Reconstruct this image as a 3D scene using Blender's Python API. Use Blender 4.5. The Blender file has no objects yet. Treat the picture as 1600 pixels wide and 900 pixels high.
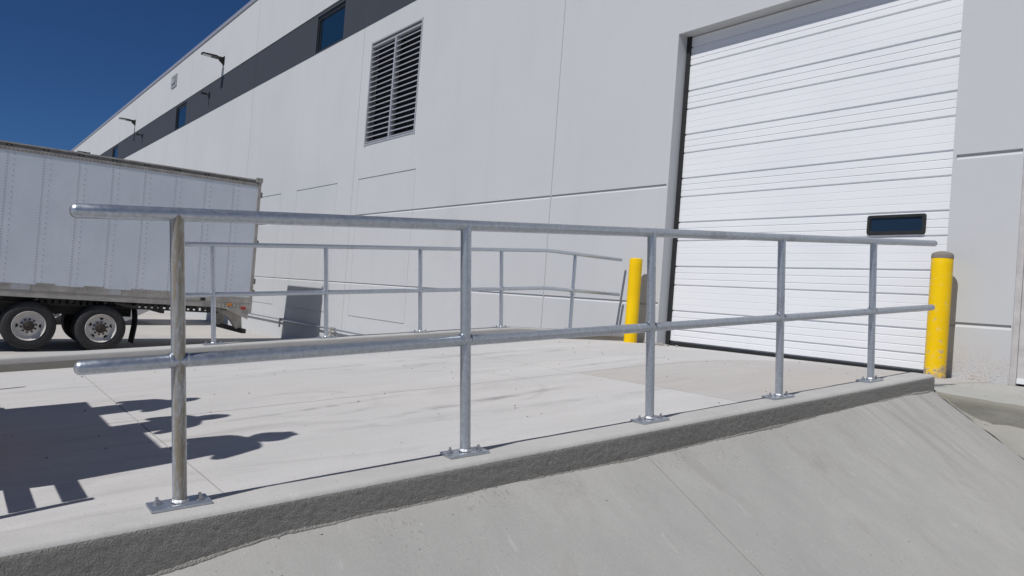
import bpy, bmesh, math, random
from mathutils import Vector, Matrix, noise
random.seed(7)
C = bpy.context.scene.collection
sc = bpy.context.scene
R = math.radians
# ------------------------------------------------------------------ camera (metres; eye level is z = 0)
cam = bpy.data.cameras.new('camera'); cam.sensor_width = 36; cam.lens = 1202.5/1600*36; cam.clip_start = .05; cam.clip_end = 1500
co = bpy.data.objects.new('camera', cam); C.objects.link(co)
yaw, pitch, roll = -0.934762568, 0.0142411445, -0.0760114085
fw = Vector((math.sin(yaw)*math.cos(pitch), math.cos(yaw)*math.cos(pitch), math.sin(pitch)))
rt = fw.cross(Vector((0, 0, 1))).normalized(); dn = fw.cross(rt)
r2 = math.cos(roll)*rt+math.sin(roll)*dn; d2 = -math.sin(roll)*rt+math.cos(roll)*dn
co.matrix_world = Matrix((( r2.x, -d2.x, -fw.x, 0), (r2.y, -d2.y, -fw.y, 0), (r2.z, -d2.z, -fw.z, 0), (0, 0, 0, 1)))
sc.camera = co
# ------------------------------------------------------------------ sky, sun, exposure
TO_SUN = Vector((.18, -1, 1.32)).normalized()
EL = math.asin(TO_SUN.z); AZ = math.atan2(TO_SUN.x, TO_SUN.y)
w = bpy.data.worlds.new('World'); sc.world = w; w.use_nodes = True
nt = w.node_tree; bg = nt.nodes['Background']
sky = nt.nodes.new('ShaderNodeTexSky'); sky.sky_type = 'NISHITA'; sky.sun_disc = False
sky.sun_elevation = EL; sky.sun_rotation = AZ
sky.altitude = 2500; sky.air_density = .95; sky.dust_density = .0; sky.ozone_density = 8.5
tint = nt.nodes.new('ShaderNodeMix'); tint.data_type = 'RGBA'; tint.blend_type = 'MULTIPLY'; tint.inputs[0].default_value = 1; tint.inputs[7].default_value = (.66, .95, 1.22, 1)
nt.links.new(sky.outputs[0], tint.inputs[6]); nt.links.new(tint.outputs[2], bg.inputs[0]); bg.inputs[1].default_value = .045
sl = bpy.data.lights.new('sun', 'SUN'); sl.energy = 4.45; sl.angle = R(.53); sl.color = (1, .975, .945)
so = bpy.data.objects.new('sun', sl); C.objects.link(so)
so.rotation_euler = (-TO_SUN).to_track_quat('-Z', 'Y').to_euler(); so.location = TO_SUN*60
sc.view_settings.view_transform = 'Standard'; sc.view_settings.look = 'None'
sc.view_settings.exposure = -.2; sc.view_settings.gamma = 1; sc.view_settings.use_curve_mapping = False

# ------------------------------------------------------------------ material helpers
class N:
    def __init__(s, name):
        s.m = bpy.data.materials.new(name); s.m.use_nodes = True; s.t = s.m.node_tree
        s.b = s.t.nodes['Principled BSDF']; s._pos = None
    def n(s, kind, **kw):
        o = s.t.nodes.new(kind)
        for k, v in kw.items():
            if k.startswith('i_'): o.inputs[k[2:].replace('_', ' ')].default_value = v
            else: setattr(o, k, v)
        return o
    def l(s, a, b): s.t.links.new(a, b)
    def pos(s, scale=(1, 1, 1), obj=False, rot=(0, 0, 0)):
        if obj: src = s.n('ShaderNodeTexCoord').outputs['Object']
        else: src = s.n('ShaderNodeNewGeometry').outputs['Position']
        mp = s.n('ShaderNodeMapping'); mp.inputs['Scale'].default_value = scale; mp.inputs['Rotation'].default_value = rot
        s.l(src, mp.inputs['Vector']); return mp.outputs[0]
    def noise(s, vec, scale, detail=4, rough=.55, dist=0):
        o = s.n('ShaderNodeTexNoise'); o.inputs['Scale'].default_value = scale; o.inputs['Detail'].default_value = detail
        o.inputs['Roughness'].default_value = rough; o.inputs['Distortion'].default_value = dist
        s.l(vec, o.inputs['Vector']); return o.outputs['Fac']
    def ramp(s, f, lo, hi, a=0., b=1.):
        o = s.n('ShaderNodeMapRange'); o.clamp = True
        for k, v in zip(('From Min', 'From Max', 'To Min', 'To Max'), (lo, hi, a, b)): o.inputs[k].default_value = v
        s.l(f, o.inputs['Value']); return o.outputs[0]
    def mix(s, f, a, b, mode='MIX'):
        o = s.n('ShaderNodeMix'); o.data_type = 'RGBA'; o.blend_type = mode
        for sock, v in ((o.inputs[0], f), (o.inputs[6], a), (o.inputs[7], b)):
            if isinstance(v, (int, float)): sock.default_value = v
            elif isinstance(v, tuple): sock.default_value = (*v, 1) if len(v) == 3 else v
            else: s.l(v, sock)
        return o.outputs[2]
    def mul(s, a, b, op='MULTIPLY'):
        o = s.n('ShaderNodeMath'); o.operation = op
        for sock, v in zip(o.inputs, (a, b)):
            if isinstance(v, (int, float)): sock.default_value = v
            else: s.l(v, sock)
        return o.outputs[0]
    def bump(s, h, strength, dist, prev=None):
        o = s.n('ShaderNodeBump'); o.inputs['Strength'].default_value = strength; o.inputs['Distance'].default_value = dist
        s.l(h, o.inputs['Height'])
        if prev is not None: s.l(prev, o.inputs['Normal'])
        s.l(o.outputs[0], s.b.inputs['Normal']); return o.outputs[0]
    def col(s, c):
        if isinstance(c, tuple): s.b.inputs['Base Color'].default_value = (*c, 1)
        else: s.l(c, s.b.inputs['Base Color'])
    def rough(s, v):
        if isinstance(v, (int, float)): s.b.inputs['Roughness'].default_value = v
        else: s.l(v, s.b.inputs['Roughness'])
    def spec(s, v): s.b.inputs['Specular IOR Level'].default_value = v

def plain(name, col, rough=.6, metal=0., var=.15, scale=8, bump=.0):
    m = N(name); v = m.pos(obj=True)
    f = m.noise(v, scale, 5, .6)
    c = m.mix(m.ramp(f, .3, .7), tuple(x*(1-var) for x in col), tuple(min(1, x*(1+var)) for x in col))
    m.col(c); m.rough(rough); m.b.inputs['Metallic'].default_value = metal
    if bump: m.bump(m.noise(v, scale*12, 3), bump, .003)
    return m.m

def concrete(name, lo, hi, stretch=(1, 1, 1), dirt=(.2, .18, .15), dirt_amt=.35, speck=.5, bump=.35, scuff=0, warm=None, pale=.0, fine=150, rot=0, kerbdirt=False):
    m = N(name)
    v = m.pos(); vs = m.pos(stretch, rot=(0, 0, rot))
    big = m.noise(vs, .9, 5, .6, .4); med = m.noise(vs, 5.5, 6, .62, .2); fin = m.noise(v, fine, 3, .6)
    c = m.mix(m.ramp(big, .3, .7), lo, hi)
    c = m.mix(m.ramp(med, .35, .75, 0, .35), c, tuple(x*.86 for x in lo))
    if warm: c = m.mix(m.ramp(m.noise(v, .55, 3), .42, .7, 0, .6), c, warm)
    c = m.mix(m.ramp(fin, .3, .7, 0, .26), c, tuple(x*.6 for x in lo))
    d = m.mul(m.ramp(m.noise(vs, 1.7, 6, .7, .6), .56, .78), dirt_amt)
    c = m.mix(d, c, dirt)
    if pale: c = m.mix(m.ramp(m.noise(m.pos((stretch[0]*1.1, stretch[1]*2.1, 1)), 2.1, 5, .7, .3), .63, .75, 0, pale), c, tuple(min(.8, x*1.3) for x in hi))
    vo = m.n('ShaderNodeTexVoronoi'); vo.inputs['Scale'].default_value = 9; vo.inputs['Randomness'].default_value = 1; m.l(v, vo.inputs['Vector'])
    sp = m.mul(m.ramp(vo.outputs['Distance'], .03, .055, 1, 0), m.ramp(m.noise(v, 2.3, 2), .5, .6, 0, speck))
    c = m.mix(sp, c, tuple(x*.35 for x in lo))
    vo2 = m.n('ShaderNodeTexVoronoi'); vo2.inputs['Scale'].default_value = 46; m.l(v, vo2.inputs['Vector'])
    cs = m.n('ShaderNodeSeparateColor'); m.l(vo2.outputs['Color'], cs.inputs[0])
    dots = m.ramp(vo2.outputs['Distance'], .16, .26, 1, 0)
    c = m.mix(m.mul(m.mul(dots, m.ramp(cs.outputs[0], .80, .84)), m.ramp(m.noise(v, 1.3, 3), .42, .6, 0, .42*speck)), c, tuple(x*.5 for x in lo))
    c = m.mix(m.mul(m.mul(dots, m.ramp(cs.outputs[1], .94, .96)), .4*speck), c, tuple(min(.8, x*1.35) for x in hi))
    if kerbdirt:
        sep2 = m.n('ShaderNodeSeparateXYZ'); g2 = m.n('ShaderNodeNewGeometry'); m.l(g2.outputs['Position'], sep2.inputs[0])
        near = m.ramp(sep2.outputs[0], -2.72, -2.35, 1, 0); end = m.ramp(sep2.outputs[1], 4.6, 5.4)
        blot = m.ramp(m.noise(v, 3.1, 4, .6), .5, .62); crumbs = m.ramp(m.noise(m.pos((38, 70, 38)), 1, 5, .75), .57, .63)
        c = m.mix(m.mul(m.mul(m.mul(near, blot), crumbs), .75), c, (.17, .155, .12))
        smear = m.ramp(m.noise(m.pos((1.6, 26, 1)), 1, 6, .7, .4), .48, .62); far_ = m.ramp(sep2.outputs[0], -2.75, -1.9, 1, 0)
        c = m.mix(m.mul(m.mul(m.mul(end, far_), smear), .38), c, (.20, .185, .17))
        c = m.mix(m.mul(m.ramp(m.noise(m.pos((5, 40, 1)), 1, 4, .7), .65, .72), .22), c, (.55, .55, .54))
        c = m.mix(m.mul(m.ramp(m.noise(m.pos((14, 42, 14)), 1, 5, .8), .66, .7), .5), c, (.2, .195, .17))
    if scuff:
        sep = m.n('ShaderNodeSeparateXYZ'); g = m.n('ShaderNodeNewGeometry'); m.l(g.outputs['Position'], sep.inputs[0])
        grain = m.ramp(m.noise(m.pos((1, .35, 1)), 7, 6, .7, .5), .42, .66)
        for (cx, cy, rad, wd, y0, y1, amt) in ((-24, -1, 19.35, .03, 1.2, 3.0, .6), (-23.9, 1.1, 19.5, .05, 2.4, 4.6, .45), (14, 6, 18.7, .045, 1.9, 3.6, .5), (-22, 3, 15.6, .06, 3.2, 6.4, .4),
                                          (-5.1, 2.1, .47, .035, 1.6, 2.8, .4), (16, 5, 22.8, .06, 2, 6, .4), (-5.2, 3.1, .9, .03, 3.2, 4.4, .35), (-26, 4.0, 21.9, .06, 1.5, 5.5, .35), (13, 7, 18.6, .05, 4.4, 7.4, .35)):
            dx = m.mul(sep.outputs[0], -cx, 'ADD'); dy = m.mul(sep.outputs[1], -cy, 'ADD')
            rr = m.mul(m.mul(m.mul(dx, dx), m.mul(dy, dy), 'ADD'), .5, 'POWER')
            dd = m.mul(m.mul(rr, -rad, 'ADD'), 0, 'ADD'); ab = m.n('ShaderNodeMath'); ab.operation = 'ABSOLUTE'; m.l(dd, ab.inputs[0])
            ring = m.ramp(ab.outputs[0], wd*.3, wd*1.5, 1, 0)
            win = m.mul(m.ramp(sep.outputs[1], y0, y0+.6), m.ramp(sep.outputs[1], y1-.8, y1, 1, 0))
            c = m.mix(m.mul(m.mul(m.mul(ring, win), grain), amt*scuff), c, (.13, .125, .125))
    m.col(c); m.rough(.88); m.spec(.25)
    b = m.bump(fin, bump, 0.017 if bump > .95 else .002); m.bump(med, bump, .006, b)
    return m.m

def wallpaint(name, col, bump=.25, stain=.2, low_dirt=False):
    m = N(name); v = m.pos()
    a = m.noise(v, .35, 4, .6, .6); b_ = m.noise(m.pos((1, 1, .12)), 2.2, 5, .6); f = m.noise(v, 55, 4, .6)
    c = m.mix(m.ramp(a, .3, .7), tuple(x*.965 for x in col), tuple(x*1.02 for x in col))
    c = m.mix(m.ramp(b_, .5, .8, 0, stain), c, tuple(x*.8 for x in col))
    c = m.mix(m.ramp(m.noise(v, 14, 5, .7), .6, .8, 0, .25*stain), c, (.3, .29, .27))
    if low_dirt:   # splash marks where rain throws grit against the foot of the wall
        sep = m.n('ShaderNodeSeparateXYZ'); g = m.n('ShaderNodeNewGeometry'); m.l(g.outputs['Position'], sep.inputs[0])
        h = m.ramp(sep.outputs[2], -.5, .05, 1, 0); x = m.ramp(sep.outputs[0], -4.1, -3.7, 0, 1)
        h = m.mul(h, x)
        s1 = m.ramp(m.noise(v, 60, 4, .7), .5, .62, 0, 1)
        c = m.mix(m.mul(m.mul(h, .5), m.ramp(m.noise(v, 6, 4), .35, .65)), c, (.5, .42, .35))
        c = m.mix(m.mul(m.mul(h, h), m.mul(s1, .75)), c, (.24, .18, .14))
    m.col(c); m.rough(.75); m.spec(.3)
    b = m.bump(f, bump, .0025); m.bump(m.noise(v, 7, 4), bump*.6, .008, b)
    return m.m

def galvanised(name, tan=0.):
    m = N(name); v = m.pos(obj=True); vl = m.pos(obj=False)
    vo = m.n('ShaderNodeTexVoronoi'); vo.inputs['Scale'].default_value = 95; m.l(vl, vo.inputs['Vector'])
    sp = m.n('ShaderNodeSeparateColor'); m.l(vo.outputs['Color'], sp.inputs[0])
    n1 = m.noise(vl, 9, 6, .7, .5); n2 = m.noise(vl, 38, 5, .65)
    c = m.mix(sp.outputs[0], (.44, .48, .53), (.52, .56, .61))
    c = m.mix(m.ramp(n2, .48, .7, 0, .35), c, (.33, .34, .36))
    c = m.mix(m.ramp(n1, .58, .74, 0, .5), c, (.68, .7, .72))
    c = m.mix(m.ramp(m.noise(vl, 3.3, 5, .7), .6, .72, 0, .5), c, (.22, .22, .22))
    if tan:  # brown run-off stain down the shaded side of the first post
        sep = m.n('ShaderNodeSeparateXYZ'); g = m.n('ShaderNodeNewGeometry'); m.l(g.outputs['Normal'], sep.inputs[0])
        side = m.ramp(sep.outputs[0], .35, .7)
        nn = m.ramp(m.noise(m.pos((60, 60, 9)), 1, 8, .8), .34, .54)
        c = m.mix(m.mul(m.mul(side, nn), tan), c, (.25, .205, .135))
        m.l(m.ramp(m.mul(side, nn), 0, 1, .8, .25), m.b.inputs['Metallic'])
    else: m.b.inputs['Metallic'].default_value = .85
    m.col(c); m.rough(m.ramp(n2, .3, .7, .3, .46))
    b = m.bump(n2, .35, .0015); m.bump(n1, .3, .004, b)
    return m.m

def yellow(name, chips):
    m = N(name); v = m.pos(); sep = m.n('ShaderNodeSeparateXYZ'); g = m.n('ShaderNodeNewGeometry'); m.l(g.outputs['Position'], sep.inputs[0])
    n1 = m.noise(v, 15, 7, .72, .8); low = m.ramp(sep.outputs[2], -.46, -.15, 1, 0)
    gn = m.n('ShaderNodeSeparateXYZ'); m.l(g.outputs['Normal'], gn.inputs[0]); west = m.ramp(gn.outputs[0], -.95, -.2, 1, 0)
    th = m.mul(m.mul(n1, m.mul(low, .13), 'ADD'), m.mul(west, .09), 'ADD')
    mask = m.mul(m.ramp(th, .625, .64), chips)
    scr = m.mul(m.ramp(m.noise(m.pos((6, 6, 2.2)), 6, 6, .75, 1.2), .635, .65), chips*.8)
    c = m.mix(m.ramp(m.noise(v, 3, 3), .3, .7), (.80, .50, .001), (.86, .56, .002))
    c = m.mix(m.mul(m.ramp(th, .57, .62), chips*.5), c, (.75, .6, .3))
    c = m.mix(scr, c, (.30, .22, .10)); c = m.mix(mask, c, (.34, .27, .22))
    c = m.mix(m.mul(m.ramp(sep.outputs[2], -.46, -.36, 1, 0), m.mul(m.ramp(m.noise(v, 25, 4), .4, .6), chips*.9)), c, (.33, .3, .27))
    m.col(c); m.spec(.25); m.rough(m.ramp(mask, 0, 1, .45, .8)); m.bump(m.ramp(th, .655, .69, 1, 0), .5*chips, .001) if chips else None
    return m.m

MAT = {}
MAT['slab'] = concrete('ramp concrete', (.46, .455, .45), (.56, .55, .54), stretch=(2.0, .4, 1), dirt=(.26, .25, .24), dirt_amt=.6, speck=1, bump=.3, scuff=1.1, warm=(.53, .51, .485), pale=.3)
MAT['slab_dark'] = concrete('ramp concrete newer pour', (.41, .40, .385), (.48, .47, .45), stretch=(1.4, .6, 1), dirt=(.28, .26, .24), dirt_amt=.35, speck=.7, bump=.3, scuff=.5, warm=(.46, .41, .37))
MAT['apron'] = concrete('sloped apron concrete', (.335, .33, .315), (.405, .40, .38), stretch=(.8, 1.5, .8), dirt=(.23, .215, .19), dirt_amt=.5, speck=.9, bump=.35, pale=.45, fine=130, kerbdirt=True)
MAT['apron_old'] = concrete('rough bank concrete', (.31, .30, .27), (.39, .38, .35), dirt=(.17, .17, .12), dirt_amt=.8, speck=1, bump=.8)
MAT['yard'] = concrete('yard concrete', (.41, .40, .385), (.49, .48, .455), stretch=(.7, .7, 1), dirt=(.3, .27, .24), dirt_amt=.3, speck=.6, bump=.2, warm=(.5, .45, .4))
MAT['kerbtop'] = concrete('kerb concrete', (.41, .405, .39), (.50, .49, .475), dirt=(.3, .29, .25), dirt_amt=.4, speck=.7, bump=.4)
MAT['landing'] = concrete('landing concrete', (.37, .37, .345), (.45, .445, .42), dirt=(.27, .27, .23), dirt_amt=.4, speck=.7, bump=.35)
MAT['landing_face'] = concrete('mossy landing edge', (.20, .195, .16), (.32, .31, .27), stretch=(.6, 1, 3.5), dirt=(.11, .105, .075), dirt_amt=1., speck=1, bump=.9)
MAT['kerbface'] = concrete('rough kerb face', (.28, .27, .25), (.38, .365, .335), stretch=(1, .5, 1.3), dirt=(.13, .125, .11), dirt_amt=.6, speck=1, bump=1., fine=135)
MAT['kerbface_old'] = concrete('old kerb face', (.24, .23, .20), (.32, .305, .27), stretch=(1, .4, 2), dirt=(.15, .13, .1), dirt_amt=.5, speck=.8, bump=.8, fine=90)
MAT['wall'] = wallpaint('white painted tilt up concrete', (.497, .508, .52), low_dirt=True)
MAT['band'] = wallpaint('dark grey painted band', (.043, .049, .062), stain=.1)
MAT['sealant'] = plain('joint sealant', (.36, .35, .325), .8)
MAT['coping'] = plain('coping metal', (.40, .40, .44), .4, .4, .05)
MAT['door'] = N('door white steel'); _m = MAT['door']
_f = _m.noise(_m.pos((.4, 1, 1)), 1.3, 4); _c = _m.mix(_m.ramp(_f, .3, .7), (.70, .715, .735), (.76, .77, .785))
_c = _m.mix(_m.ramp(_m.noise(_m.pos((3, 1, .5)), 2, 5, .7), .6, .8, 0, .2), _c, (.62, .61, .56)); _m.col(_c); _m.rough(.42)
_m.bump(_m.noise(_m.pos(), 240, 2), .15, .001); MAT['door'] = _m.m
MAT['black'] = plain('black rubber', (.012, .013, .014), .6)
MAT['blackmetal'] = plain('black painted steel', (.02, .02, .022), .45)
MAT['bronze'] = plain('dark bronze fixture', (.025, .023, .022), .4, .3)
MAT['galv'] = galvanised('galvanised pipe'); MAT['galv_tan'] = galvanised('galvanised pipe with brown stain', .9)
MAT['plate'] = galvanised('galvanised base plate')
MAT['bolt'] = plain('zinc bolt', (.42, .42, .44), .35, .8)
MAT['weld'] = plain('bright weld', (.6, .61, .63), .35, .85, .3, 90, .5)
MAT['yellow'] = yellow('yellow bollard paint', 0); MAT['yellow_worn'] = yellow('worn yellow bollard paint', 1.)
MAT['cap'] = concrete('grey bollard dome', (.19, .17, .15), (.27, .245, .215), dirt=(.15, .13, .1), bump=.6)
MAT['louvre'] = plain('louvre aluminium', (.42, .43, .45), .45, .3, .06)
MAT['dark'] = plain('dark cavity', (.012, .014, .02), .8)
MAT['frame'] = plain('dark window frame', (.02, .022, .025), .4)
g_ = N('dark window glass'); g_.col((.006, .022, .045)); g_.rough(.04); g_.b.inputs['Metallic'].default_value = .0; g_.spec(.6)
MAT['glass'] = g_.m
g_ = N('vision glass'); g_.col((.012, .024, .042)); g_.rough(.12); g_.spec(.6); MAT['vision'] = g_.m
MAT['lens'] = plain('lamp lens', (.7, .7, .68), .25)
MAT['trailer'] = N('trailer side aluminium paint'); _m = MAT['trailer']
_v = _m.pos(obj=True); _c = _m.mix(_m.ramp(_m.noise(_v, .8, 5, .6, .7), .3, .7), (.54, .59, .65), (.61, .655, .71))
_c = _m.mix(_m.ramp(_m.noise(_m.pos((1, 1, .5), obj=True), 2.2, 6, .7), .5, .8, 0, .25), _c, (.47, .49, .52)); _c = _m.mix(_m.ramp(_m.noise(_m.pos((1, 1, .15), obj=True), 3.5, 6, .7), .55, .8, 0, .12), _c, (.40, .42, .45)); _m.col(_c); _m.rough(.38)
_m.bump(_m.noise(_v, 1.1, 2, .4), .22, .05); MAT['trailer'] = _m.m
MAT['rail_trim'] = plain('trailer aluminium rail', (.36, .34, .31), .5, .3, .25, 4)
MAT['trim_dark'] = plain('trailer dark top channel', (.16, .15, .14), .55, .2)
MAT['rivet'] = plain('rivet', (.09, .10, .11), .5, .3)
MAT['tyre'] = plain('tyre rubber', (.022, .022, .024), .75, 0, .3, 12, .4)
MAT['rim'] = plain('wheel aluminium', (.56, .54, .52), .45, .25, .15, 6)
MAT['hub'] = plain('greasy hub', (.035, .026, .022), .55, .2, .4, 20)
MAT['red'] = plain('red marker', (.35, .02, .02), .3); MAT['amber'] = plain('amber marker', (.55, .2, .04), .3)
MAT['chassis'] = plain('chassis steel', (.03, .028, .026), .7, 0, .3)
MAT['stone'] = plain('small stones', (.33, .31, .28), .9, 0, .6, 30)
MAT['wood'] = plain('crate boards', (.36, .25, .15), .8, 0, .25, 5)
MAT['orange'] = plain('orange cart paint', (.6, .16, .03), .5)
MAT['skin'] = plain('skin', (.48, .29, .21), .55, 0, .06)
MAT['denim'] = plain('denim', (.05, .07, .13), .9); MAT['shirt'] = plain('grey shirt', (.3, .31, .33), .9); MAT['vest'] = plain('lime vest', (.45, .6, .05), .8)
MAT['hair'] = plain('brown hair', (.05, .03, .02), .7); MAT['boot'] = plain('leather boots', (.09, .05, .03), .7); MAT['hat'] = plain('white hard hat', (.75, .75, .72), .35)
MAT['navy'] = plain('navy jacket', (.03, .04, .09), .9)

# ------------------------------------------------------------------ mesh helpers
def obj(name, verts, faces, mats, parent=None, smooth=False, midx=None, angle=None):
    me = bpy.data.meshes.new(name); me.from_pydata([tuple(v) for v in verts], [], faces)
    for m in (mats if isinstance(mats, (list, tuple)) else [mats]): me.materials.append(MAT[m])
    if midx: me.polygons.foreach_set('material_index', midx)
    if smooth: me.polygons.foreach_set('use_smooth', [True]*len(faces))
    me.validate(); me.update()
    o = bpy.data.objects.new(name, me); C.objects.link(o)
    if parent: o.parent = parent
    if smooth and angle:
        bm = bmesh.new(); bm.from_mesh(me)
        for e in bm.edges:
            if len(e.link_faces) == 2 and e.calc_face_angle(0) > R(angle): e.smooth = False
        bm.to_mesh(me); bm.free()
    return o
def tag(o, label=None, cat=None, group=None, kind=None):
    for k, v in (('label', label), ('category', cat), ('group', group), ('kind', kind)):
        if v: o[k] = v
    return o
def empty(name, loc, label=None, cat=None, group=None, kind=None):
    o = bpy.data.objects.new(name, None); C.objects.link(o); o.location = loc; o.empty_display_size = .1
    return tag(o, label, cat, group, kind)
class MB:
    def __init__(s, org=(0, 0, 0)): s.v = []; s.f = []; s.mi = []; s.o = Vector(org)
    def add(s, vs, fs, mi=0):
        k = len(s.v); s.v += [Vector(v)-s.o for v in vs]; s.f += [tuple(i+k for i in f) for f in fs]; s.mi += [mi]*len(fs); return s
    def box(s, x0, x1, y0, y1, z0, z1, mi=0, bev=0):
        if not bev:
            vs = [(x, y, z) for z in (z0, z1) for y in (y0, y1) for x in (x0, x1)]
            return s.add(vs, [(0, 2, 3, 1), (4, 5, 7, 6), (0, 1, 5, 4), (2, 6, 7, 3), (0, 4, 6, 2), (1, 3, 7, 5)], mi)
        bm = bmesh.new(); bmesh.ops.create_cube(bm, size=1)
        for v in bm.verts: v.co = Vector(((x0+x1)/2+v.co.x*(x1-x0), (y0+y1)/2+v.co.y*(y1-y0), (z0+z1)/2+v.co.z*(z1-z0)))
        bmesh.ops.bevel(bm, geom=bm.edges[:], offset=bev, segments=2, affect='EDGES', profile=.5)
        bm.verts.index_update(); s.add([v.co.copy() for v in bm.verts], [tuple(v.index for v in f.verts) for f in bm.faces], mi); bm.free(); return s
    def tube(s, pts, r, n=16, mi=0, cap='flat', r2=None):
        pts = [Vector(p) for p in pts]; rings = []
        rad = [r+((r2 if r2 is not None else r)-r)*i/(len(pts)-1) for i in range(len(pts))]
        P = list(pts); Rr = list(rad)
        if cap == 'round':
            for end in (0, -1):
                d = (P[end]-P[1 if end == 0 else -2]).normalized(); base = P[end]; rr = Rr[end]
                ex = [(base+d*rr*math.sin(a)*.8, rr*math.cos(a)) for a in (R(30), R(55), R(75))]
                if end == 0: P = [e[0] for e in reversed(ex)]+P; Rr = [e[1] for e in reversed(ex)]+Rr
                else: P += [e[0] for e in ex]; Rr += [e[1] for e in ex]
        up = None; vs = []
        for i, p in enumerate(P):
            a = P[max(0, i-1)]; b = P[min(len(P)-1, i+1)]; t = (b-a).normalized()
            if up is None: up = Vector((0, 0, 1)) if abs(t.z) < .9 else Vector((0, 1, 0))
            x = t.cross(up).normalized(); y = x.cross(t)
            if x.length < .1: x = Vector((1, 0, 0)); y = t.cross(x)
            for k in range(n):
                an = 2*math.pi*k/n; vs.append(p+(x*math.cos(an)+y*math.sin(an))*Rr[i])
        fs = []
        for i in range(len(P)-1):
            for k in range(n):
                a = i*n+k; b = i*n+(k+1) % n; fs.append((a, b, b+n, a+n))
        fs.append(tuple(range(n-1, -1, -1))); fs.append(tuple((len(P)-1)*n+k for k in range(n)))
        return s.add(vs, fs, mi)
    def lathe(s, prof, c, axis='z', n=32, mi=0):   # prof: (radius, height) ; closed caps where radius 0
        vs = []; fs = []
        for r, h in prof:
            for k in range(n):
                a = 2*math.pi*k/n; u, w_ = r*math.cos(a), r*math.sin(a)
                vs.append(Vector(c)+(Vector((u, w_, h)) if axis == 'z' else Vector((h, u, w_)) if axis == 'x' else Vector((w_, h, u))))
        for i in range(len(prof)-1):
            for k in range(n):
                a = i*n+k; b = i*n+(k+1) % n; fs.append((a, b, b+n, a+n))
        return s.add(vs, fs, mi)
    def build(s, name, mats, parent=None, smooth=False, angle=35, loc=None):
        o = obj(name, s.v, s.f, mats, parent, smooth, s.mi, angle if smooth else None)
        if any(s.o) and parent is None: o.location = s.o
        elif loc is not None: o.location = loc
        return o
def fbm(x, y, z=0, o=4): return noise.fractal(Vector((x, y, z)), 1.0, 2.0, o)

# ------------------------------------------------------------------ geometry of the ramp
XR = lambda y: -2.85-.0185*(y-.7)            # near rail / kerb line
XF = lambda y: -8.13-.017*(y-2.25)           # far rail / kerb line
ZK = lambda y: -.813+.0878*(y-.738)          # near kerb top
def ZKN(y): return min(ZK(y), -.338+.012*(y-6.1)) if y > 5.6 else ZK(y)
def ZKF(y): return min(-.695+.0848*(y-2.295), -.372)
def ZS(x, y):                                # slab surface
    t = (x+2.9)/-5.2
    a = ZK(y)-.125; b = -.695+.0848*(y-2.295)-.125
    s_ = a+(b-a)*t; lv = -.452-.008*(-3.3-x)
    k = .03; return -k*math.log(math.exp(-s_/k)+math.exp(-lv/k))+k*.0
def ZY(y): return -1.68-.034*(8.17-max(y, -20))   # yard
WALL = 8.17

# yard ground --------------------------------------------------------------
ys = [-400, -120, -20, -12, -6, -2, 0, 2, 4, 6, 8.3]; xs = [-400, -160, -90, -60, -40, -34, -30, -27, -24, -21, -18, -15, -12, -9, -6, -3, 0, 6, 30, 160, 400]
yard = empty('yard_ground', (0, 0, -1.9), kind='structure'); tag(yard, 'pale concrete truck yard under the trailer, running to the horizon')
JX = [-400, -60, -33.5, -27.6, -21.4, -15.1, -8.6, 0, 8, 60, 400]; JY = [-400, -20, -9, -4.3, .3, 4.6, 8.6]
for i in range(len(JX)-1):
    for j in range(len(JY)-1):
        x0, x1, y0, y1 = JX[i]+.006, JX[i+1]-.006, JY[j]+.006, JY[j+1]-.006
        b = MB((0, 0, -1.9)); b.add([(x0, y0, ZY(y0)), (x1, y0, ZY(y0)), (x1, y1, ZY(y1)), (x0, y1, ZY(y1)), (x0, y0, ZY(y0)-.2), (x1, y0, ZY(y0)-.2), (x1, y1, ZY(y1)-.2), (x0, y1, ZY(y1)-.2)],
              [(0, 1, 2, 3), (0, 4, 5, 1), (1, 5, 6, 2), (2, 6, 7, 3), (3, 7, 4, 0)])
        b.build('slab_panel', 'yard', yard)
b = MB((0, 0, -1.9)); b.add([(-400, -400, ZY(-400)-.03), (400, -400, ZY(-400)-.03), (400, -20, ZY(-20)-.03), (-400, -20, ZY(-20)-.03), (400, 8.6, ZY(8.6)-.03), (-400, 8.6, ZY(8.6)-.03), (-1500, -1500, -3.2), (1500, -1500, -3.2), (1500, 1500, -3.2), (-1500, 1500, -3.2)],
      [(0, 1, 2, 3), (3, 2, 4, 5), (6, 7, 8, 9)]); b.build('subgrade', 'yard', yard)

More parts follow.
